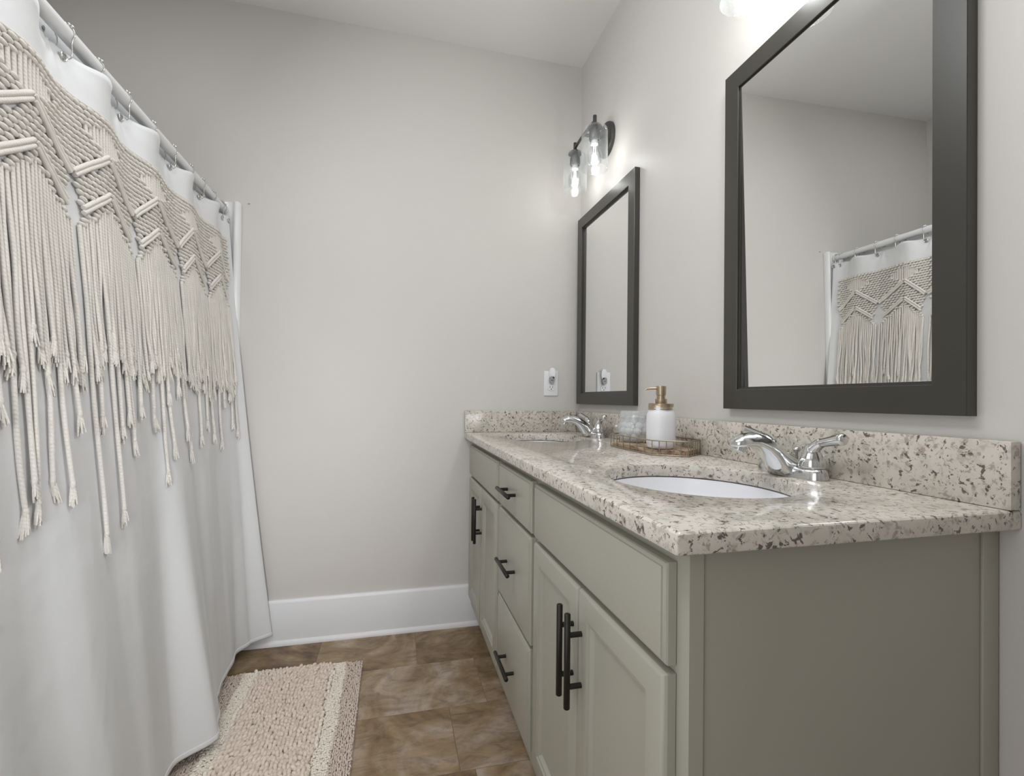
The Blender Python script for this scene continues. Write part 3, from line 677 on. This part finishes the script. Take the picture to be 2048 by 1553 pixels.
# ------------------------------------------------------------------ shower rod, hooks, liner
RX, RZ, RR = -1.5535, 1.787, 0.0152
t = thing('shower_rod', 'white shower curtain rod running toward the far wall', 'shower rod', (RX, -0.76, RZ))
MB().tube([(RX, YT - 0.004, RZ), (RX, -0.0195, RZ)], RR, 24, True).build('rod_tube', 'rod', t, smooth=50)
for yy, s_ in ((-0.0125, -1), (YT - 0.0050, 1)):
    MB().tube([(RX, yy, RZ), (RX, yy + s_ * 0.006, RZ), (RX, yy + s_ * 0.010, RZ)], [0.0185, 0.0185, 0.0165], 28).build('end_flange', 'rod', t, smooth=40)

B_ = [-0.16, -0.41, -0.655, -0.886, -1.125, -1.37]                 # crests of the folds
V_ = [-0.06, -0.275, -0.500, -0.762, -1.000, -1.25, -1.49]         # hollows of the folds
_ky = np.array(sorted(B_ + V_)); _kp = np.array([0.5 * ((len(_ky) - 1 - i)) - 0.5 for i in range(len(_ky))])  # phase: integer at crests
def phase(y):
    return np.interp(y, _ky, _kp)
def inv_phase(p):
    return np.interp(p, _kp[::-1], _ky[::-1])
hem_y = np.array([-1.50, -1.34, -1.20, -1.05, -0.90, -0.727, -0.631, -0.55, -0.439, -0.33, -0.245, -0.156, -0.088, -0.021])
hem_x = np.array([-1.42, -1.355, -1.41, -1.375, -1.405, -1.427, -1.352, -1.372, -1.420, -1.428, -1.432, -1.443, -1.411, -1.345])
def smooth_interp(y, ky, kx):
    y = np.asarray(y, float); i = np.clip(np.searchsorted(ky, y) - 1, 0, len(ky) - 2); t_ = np.clip((y - ky[i]) / (ky[i + 1] - ky[i]), 0, 1)
    t_ = t_ * t_ * (3 - 2 * t_); return kx[i] * (1 - t_) + kx[i + 1] * t_
ZT, ZB = 1.755, 0.050
def cx_(y, z):
    y = np.asarray(y, float); z = np.asarray(z, float)
    t_ = np.clip((ZT - z) / (ZT - ZB), 0, 1)
    ph = phase(y)
    edge = np.clip((y + 0.09) / 0.07, 0, 1)
    A = (0.0068 * (1 - t_) ** 1.4 + 0.0012 + 0.018 * np.exp(-(ZT - z) / 0.055)) * (1 - edge)
    top = -1.544 + A * np.cos(2 * PI * ph) + 0.017 * edge * (1 - t_)
    hx = smooth_interp(y, hem_y, hem_x)
    hl = np.interp(y, [-1.5, -0.20, -0.10, -0.021], [-1.400, -1.412, -1.395, -1.345])
    w = t_ ** 1.12
    x = top * (1 - w) + (hl + (0.5 * A * np.cos(2 * PI * ph))) * w + (hx - hl) * (1.25 * t_ ** 3.0 - 0.25 * t_ ** 8)
    x += 0.0005 * np.sin(y * 57 + z * 3.1) * t_ * (1 - edge) + 0.002 * np.sin(y * 27 - z * 3.3 + 1.0) * (1 - edge)
    x += 0.0002 * np.sin(y * 121 + z * 9 + 2 * np.sin(z * 4)) * (1 - edge)
    for v in V_[1:-1]:
        dy, dz = y - v, 1.742 - z; r = np.sqrt(dy * dy + dz * dz)
        x = x + 0.0032 * np.cos(6 * np.arctan2(dy, dz + 0.004)) * np.exp(-r / 0.055) * np.clip(r / 0.012, 0, 1)
    return x
YE, YS = -0.022, -1.47
t_cur = thing('shower_curtain', 'white shower curtain with cream macrame fringe hanging from the rod', 'shower curtain', (-1.45, -0.75, 0.05))
ny, nz = 420, 150
ys = np.linspace(YE, YS, ny); zs = ZT - (ZT - ZB) * np.linspace(0, 1, nz)
Yg, Zg = np.meshgrid(ys, zs); Xg = cx_(Yg, Zg)
# hem dips a little between hooks
dip = np.clip(1 - (ZT - Zg) / 0.12, 0, 1) * 0.007 * (0.5 - 0.5 * np.cos(4 * PI * phase(Yg)))
Zc_ = Zg - dip
mb = MB(); mb.v = list(zip(Xg.ravel().tolist(), Yg.ravel().tolist(), Zc_.ravel().tolist()))
mb.f = [(r * ny + c, r * ny + c + 1, (r + 1) * ny + c + 1, (r + 1) * ny + c) for r in range(nz - 1) for c in range(ny - 1)]
cl = mb.build('cloth', 'curtain', t_cur, smooth=180, fix=False)
sm = cl.modifiers.new('thickness', 'SOLIDIFY'); sm.thickness = 0.0011; sm.offset = 0
def band(z0, z1, off, name):
    zz = np.linspace(z0, z1, 4); mb = MB(); vs = []
    for z in zz: vs += [(float(cx_(y, z)) + off, y, z) for y in ys]
    mb.v = vs; mb.f = [(r * ny + c, r * ny + c + 1, (r + 1) * ny + c + 1, (r + 1) * ny + c) for r in range(3) for c in range(ny - 1)]
    o = mb.build(name, 'curtain', t_cur, smooth=180, fix=False)
    s2 = o.modifiers.new('thickness', 'SOLIDIFY'); s2.thickness = 0.0012; s2.offset = 0
    return o
band(ZB - 0.001, ZB + 0.014, 0.0010, 'hem')

ring_y = [-0.026, -0.052, -0.143, -0.252, -0.354, -0.482, -0.613, -0.749, -0.869, -0.974, -1.100, -1.230]
def hook(y, label, first):
    if first is not None:
        c = copy_tree(first); c.location = (RX, y, RZ); tag(c, label, 'curtain hook', 'roller curtain hooks'); return c
    t = thing('curtain_hook', label, 'curtain hook', (RX, y, RZ), 'roller curtain hooks')
    R1 = RR + 0.0028
    pts = []
    for k in range(15):
        a = math.radians(-38 + 256 * k / 14); pts.append((RX + R1 * math.cos(a), y, RZ + R1 * math.sin(a)))
    pre = [(RX + 0.004, y - 0.001, RZ - 0.050), (RX + 0.008, y - 0.001, RZ - 0.055), (RX + 0.0125, y, RZ - 0.050), (RX + 0.0135, y, RZ - 0.036), (RX + 0.0125, y, RZ - 0.022)]
    post = [(RX - 0.0135, y, RZ - 0.022), (RX - 0.015, y, RZ - 0.034), (RX - 0.018, y, RZ - 0.042), (RX - 0.0235, y, RZ - 0.042), (RX - 0.025, y, RZ - 0.034)]
    MB().tube(pre + pts + post, 0.00125, 6).build('hook_wire', 'steel', t, loc=(RX, y, RZ), smooth=60)
    b0 = None
    for k in range(5):
        a = math.radians(50 + 20 * k); p = (RX + (R1 + 0.0022) * math.cos(a), y, RZ + (R1 + 0.0022) * math.sin(a))
        if b0 is None: b0 = MB().ball(p, 0.0036, n=10, m=6).build('roller_ball', 'steel', t, loc=p, smooth=80)
        else:
            q = b0.copy(); COL.objects.link(q); q.parent = t; q.location = Vector(p) - t.location
    return t
ordn = ['first', 'second', 'third', 'fourth', 'fifth', 'sixth', 'seventh', 'eighth', 'ninth', 'tenth', 'eleventh', 'twelfth']
h0 = None
for i, y in enumerate(ring_y):
    lab = 'silver roller hook on the shower rod, %s from the far wall' % ordn[i]
    h = hook(y, lab, h0)
    if h0 is None: h0 = h
gx = MB()
g0 = None
for i, y in enumerate(ring_y):
    if i in (2, 4, 6, 8, 10): continue
    x = float(cx_(y, 1.735)) + 0.0016; p = (x, y, 1.7365)
    mb = MB(); ring = [(x, y + 0.0085 * math.cos(2 * PI * k / 20), 1.7365 + 0.0085 * math.sin(2 * PI * k / 20)) for k in range(20)]
    mb.tube(ring, 0.0019, 6, closed=True)
    gmt = mb.build('grommet', 'steel', t_cur, loc=p, smooth=60)
    MB().tube([(x - 0.0012, y, 1.7365), (x - 0.0002, y, 1.7365)], 0.0075, 16).build('eyelet_hole', 'grey_plastic', gmt, smooth=0)
# liner on the tub side
lt = thing('shower_liner', 'plain inner shower liner behind the rod, with small eyelets', 'shower liner', (-1.58, -0.75, 0.3))
LZT = 1.796
mb = MB(); yl = np.linspace(-0.035, -1.45, 160); zl = np.linspace(LZT, 0.25, 40); vs = []
def lx(y, z):
    t_ = (LZT - z) / (LZT - 0.25)
    return RX - 0.026 - 0.10 * np.clip(t_ * 1.6, 0, 1) + 0.010 * math.sin(y * 26) * t_
for z in zl: vs += [(lx(y, z), y, z) for y in yl]
mb.v = vs; mb.f = [(r * 160 + c, r * 160 + c + 1, (r + 1) * 160 + c + 1, (r + 1) * 160 + c) for r in range(39) for c in range(159)]
lo = mb.build('liner_sheet', 'liner', lt, smooth=180, fix=False); s2 = lo.modifiers.new('thickness', 'SOLIDIFY'); s2.thickness = 0.001; s2.offset = 0
for y in ring_y:
    yy = y - 0.018; x = lx(yy, 1.780)
    MB().tube([(x + 0.0007, yy, 1.780), (x + 0.0018, yy, 1.780)], [0.0048, 0.004], 14).build('liner_eyelet', 'grey_plastic', lt, smooth=40)

# ------------------------------------------------------------------ macrame on the curtain
OFF = 0.0068
def pt(p, z, off=OFF):
    y = float(inv_phase(p)); e = 0.004
    x = float(cx_(y, z)); dxdy = (float(cx_(y + e, z)) - float(cx_(y - e, z))) / (2 * e)
    n = Vector((1, -dxdy, 0)).normalized(); return Vector((x, y, z)) + n * off, n
def tri(p): return abs(2 * (p - round(p)))
Z_TOP = 1.648
def zr1(p): return 1.570 - 0.086 * tri(p)
def zr2(p): return zr1(p) - 0.085
def zfr(p): return zr2(p) - 0.034
def in_window(p, z):
    return abs(p - round(p)) / 0.33 + abs(z - 1.603) / 0.036 < 1
def in_slit(p, z):
    d = 0.5 - abs(p - round(p)); zz = zr1(0.5)
    if z > zz + 0.004: return False
    k = (zz - z) / 0.12; return d < 0.016 + 0.08 * math.sin(PI * min(1, max(0, k)))
P0, P1 = float(phase(-0.030)), float(phase(-1.46))
NK = 14
def knot(mb, p, z, sgn=1):
    c, n = pt(p, z); tg = Vector((-n.y, n.x, 0)); up = Vector((0, 0, 1))
    a = math.radians(-20 + random.uniform(-6, 6)) * sgn
    ex = tg * math.cos(a) + up * math.sin(a); ez = -tg * math.sin(a) + up * math.cos(a)
    R = Matrix((ex, n, ez)).transposed()
    mb.ball(c + n * random.uniform(-0.0008, 0.0008), 0.0102, 0.0062, 0.0049, n=9, m=6, rot=R)
cords = []
for unit in range(0, 7):
    lo_, hi_ = max(P0, unit - 0.5), min(P1, unit + 0.5)
    if hi_ - lo_ < 0.05: continue
    mb = MB()
    row = 0; z = Z_TOP
    while z > 1.335:
        nk = int(round((hi_ - lo_) * NK)); 
        for k in range(nk + 1):
            p = lo_ + (k + (0.5 if row % 2 else 0)) / NK
            if p > hi_: continue
            if z < zfr(p) or in_window(p, z) or in_slit(p, z): continue
            if abs(z - (zr1(p) - 0.004)) < 0.0135 or abs(z - (zr2(p) - 0.004)) < 0.0135: continue
            knot(mb, p, z)
        z -= 0.0114; row += 1
    # top row of wrapped cord and doubled diagonal cords
    pp = np.linspace(lo_ + 0.005, hi_ - 0.005, 40)
    mb.tube([pt(p, Z_TOP + 0.007)[0] for p in pp], 0.0036, 6)
    for fn in (zr1, zr2):
        for dz in (0.0045, -0.0065):
            for half in (pp[pp <= unit], pp[pp >= unit]):
                hp = [p for p in half if not in_slit(p, fn(p) + dz)]
                if len(hp) > 2: mb.tube([pt(p, fn(p) + dz, OFF + 0.0035)[0] for p in hp], 0.0052, 7)
    # upright cords inside the diamond window
    k = -7
    while k <= 7:
        p = unit + k * 0.044
        if lo_ < p < hi_:
            h = 0.040 * (1 - abs(p - unit) / 0.36)
            if h > 0.006: mb.tube([pt(p, 1.603 + s_ * h, OFF - 0.002)[0] for s_ in (1, 0.5, 0, -0.5, -1)], 0.0046, 7)
        k += 1
    mb.build('macrame_panel', 'rope', t_cur, smooth=80, fix=False)

# hanging cords: (phase, end height)
longs = [(-0.986, 0.737), (-0.917, 0.773), (-0.84, 0.922), (-0.691, 0.822), (-0.651, 0.892), (-0.539, 0.866), (-0.43, 0.903), (-1.086, 0.858), (-1.120, 0.872), (-0.229, 0.87),
         (-1.203, 0.83), (-1.16, 0.84), (-1.18, 0.88), (-0.37, 0.95), (-0.31, 0.90), (-0.12, 0.93), (-0.07, 0.90), (-0.55, 0.93), (-0.73, 0.97), (-1.05, 0.99), (-1.28, 0.80), (-1.30, 0.92), (-0.965, 0.985), (-0.885, 0.96)]
strands = []
p = P0 + 0.02
while p < P1:
    if 0.5 - abs(p - round(p)) > 0.03:
        strands.append([p, 1.118 + random.gauss(0, 0.030) - 0.03 * tri(p) - (0.05 if random.random() < 0.12 else 0)])
    p += 1 / 23.5
for y, ze in longs:
    pz = float(phase(y)); i = int(np.argmin([abs(s[0] - pz) for s in strands])); strands[i][1] = ze
strands.sort(key=lambda s: -s[0])
def strand_mesh(mb, tb, p, ze):
    z0 = zfr(p) + 0.006; n = max(8, int((z0 - ze) / 0.03)); ph_ = random.random() * 6; sway = random.gauss(0, 0.006); pts = []
    y0 = float(inv_phase(p)); lift = random.uniform(0, 0.004)
    for k in range(n + 1):
        f = k / n; z = z0 + (ze - z0) * f
        y = y0 + sway * f * f + 0.0022 * math.sin(ph_ + f * 7) * min(1, f * 3)
        y = min(-0.026, max(-1.468, y))
        x = float(cx_(y, z)) + 0.0058 + lift * f + 0.0016 * math.sin(ph_ * 2 + f * 9) * f
        pts.append((x, y, z))
    mb.tube(pts, [0.0045 + 0.0003 * math.sin(ph_ + k) for k in range(n + 1)], 6)
    e = Vector(pts[-1]); dy = random.gauss(0, 0.12)
    prof = [(0.0046, 0.006), (0.0058, 0.001), (0.0050, -0.004), (0.0040, -0.010)]
    tb.loops([[(e.x + r * math.cos(2 * PI * j / 8) * 0.85, e.y + r * math.sin(2 * PI * j / 8), e.z + dz) for j in range(8)] for r, dz in prof])
    for j in range(11):
        a_ = 2 * PI * j / 11 + random.uniform(-.2, .2); q = random.uniform(0.35, 1.0); L = random.uniform(0.026, 0.044)
        cx0, cy0 = 0.75 * q * math.cos(a_), q * math.sin(a_)
        tb.tube([(e.x + 0.0038 * cx0, e.y + 0.0038 * cy0, e.z - 0.003), (e.x + 0.0012 + 0.0062 * cx0, e.y + dy * L * 0.5 + 0.0062 * cy0, e.z - L * 0.55), (e.x + 0.0026 + 0.0092 * cx0, e.y + dy * L + 0.0092 * cy0, e.z - L)], [0.0018, 0.0022, 0.0012], 5)
near_first = sorted(range(len(strands)), key=lambda i: abs(float(inv_phase(strands[i][0])) + 1.15))
vis = [i for i in near_first if float(inv_phase(strands[i][0])) > -1.27][:98]
rest = MB()
for i, (p, ze) in enumerate(strands):
    if i in vis:
        a, b_ = MB(), MB(); strand_mesh(a, b_, p, ze)
        c = a.build('fringe_cord', 'rope', t_cur, smooth=80, fix=False); b_.build('tassel', 'rope', c, smooth=50, fix=False)
    else: strand_mesh(rest, rest, p, ze)
if rest.v:
    o = rest.build('fringe_cord', 'rope', t_cur, smooth=60, fix=False); o['kind'] = 'stuff'

# ------------------------------------------------------------------ bath rug
RCX, RCY, RHX, RY0, RY1 = -1.212, -0.68, 0.236, -1.13, -0.235
rug = thing('bath_rug', 'beige chenille bath rug with two cream stripes beside the tub', 'rug', (RCX, RCY, 0))
MB().box(RCX - RHX, RCX + RHX, RY0, RY1, 0.0008, 0.006, 0.002).build('backing', 'rug', rug, loc=(RCX, RCY, 0))
def unit_ball(n=6, m=4):
    b_ = MB().ball((0, 0, 0), 1.0, n=n, m=m); return np.array(b_.v), b_.f
bv, bf = unit_ball()
pos = []; 
def wob(y): return 0.006 * math.sin(y * 23) + 0.004 * math.sin(y * 51 + 1)
y = RY0 + 0.003
while y < RY1 - 0.002:
    x = -RHX + 0.003
    while x < RHX - 0.002:
        a = abs(x) + wob(y) * (1 if x > 0 else -1)
        if a < 0.132:
            pos.append((x + rng.normal(0, .0011), y + rng.normal(0, .0011), 0.0150 + rng.normal(0, .0030), 0.0066, 0.0105, 0.0068, 1.35 + rng.normal(0, .35) + 0.6 * math.sin(x * 22 + y * 9), rng.normal(0.25, .2))); x += 0.0116
        elif a < 0.182:
            pos.append((x + rng.normal(0, .001), y + rng.normal(0, .001), 0.0145 + rng.normal(0, .0008), 0.0034, 0.0058, 0.0036, rng.normal(0, .5), rng.normal(.3, .2))); x += 0.0058
        else:
            pos.append((x + rng.normal(0, .001), y + rng.normal(0, .001), 0.0115 + rng.normal(0, .0011), 0.0032, 0.0066, 0.0034, rng.normal(1.45, .35), rng.normal(.1, .2))); x += 0.0062
    y += 0.0074
P = np.array(pos); K = len(bv); allv = np.zeros((len(P), K, 3))
ca, sa = np.cos(P[:, 6]), np.sin(P[:, 6]); ct, st = np.cos(P[:, 7]), np.sin(P[:, 7])
lx_, ly_, lz_ = bv[None, :, 0] * P[:, 4:5], bv[None, :, 1] * P[:, 3:4], bv[None, :, 2] * P[:, 5:6]
x2 = lx_ * ct[:, None] - lz_ * st[:, None]; z2 = lx_ * st[:, None] + lz_ * ct[:, None]
allv[:, :, 0] = P[:, 0:1] + x2 * ca[:, None] - ly_ * sa[:, None] + RCX; allv[:, :, 1] = P[:, 1:2] + x2 * sa[:, None] + ly_ * ca[:, None]; allv[:, :, 2] = np.maximum(P[:, 2:3] + z2, 0.004)
mb = MB(); mb.v = [tuple(v) for v in allv.reshape(-1, 3).tolist()]
mb.f = [tuple(i + k * K for i in f) for k in range(len(P)) for f in bf]
o = mb.build('pile', 'rug', rug, loc=(RCX, RCY, 0), smooth=80, fix=False); o['kind'] = 'stuff'
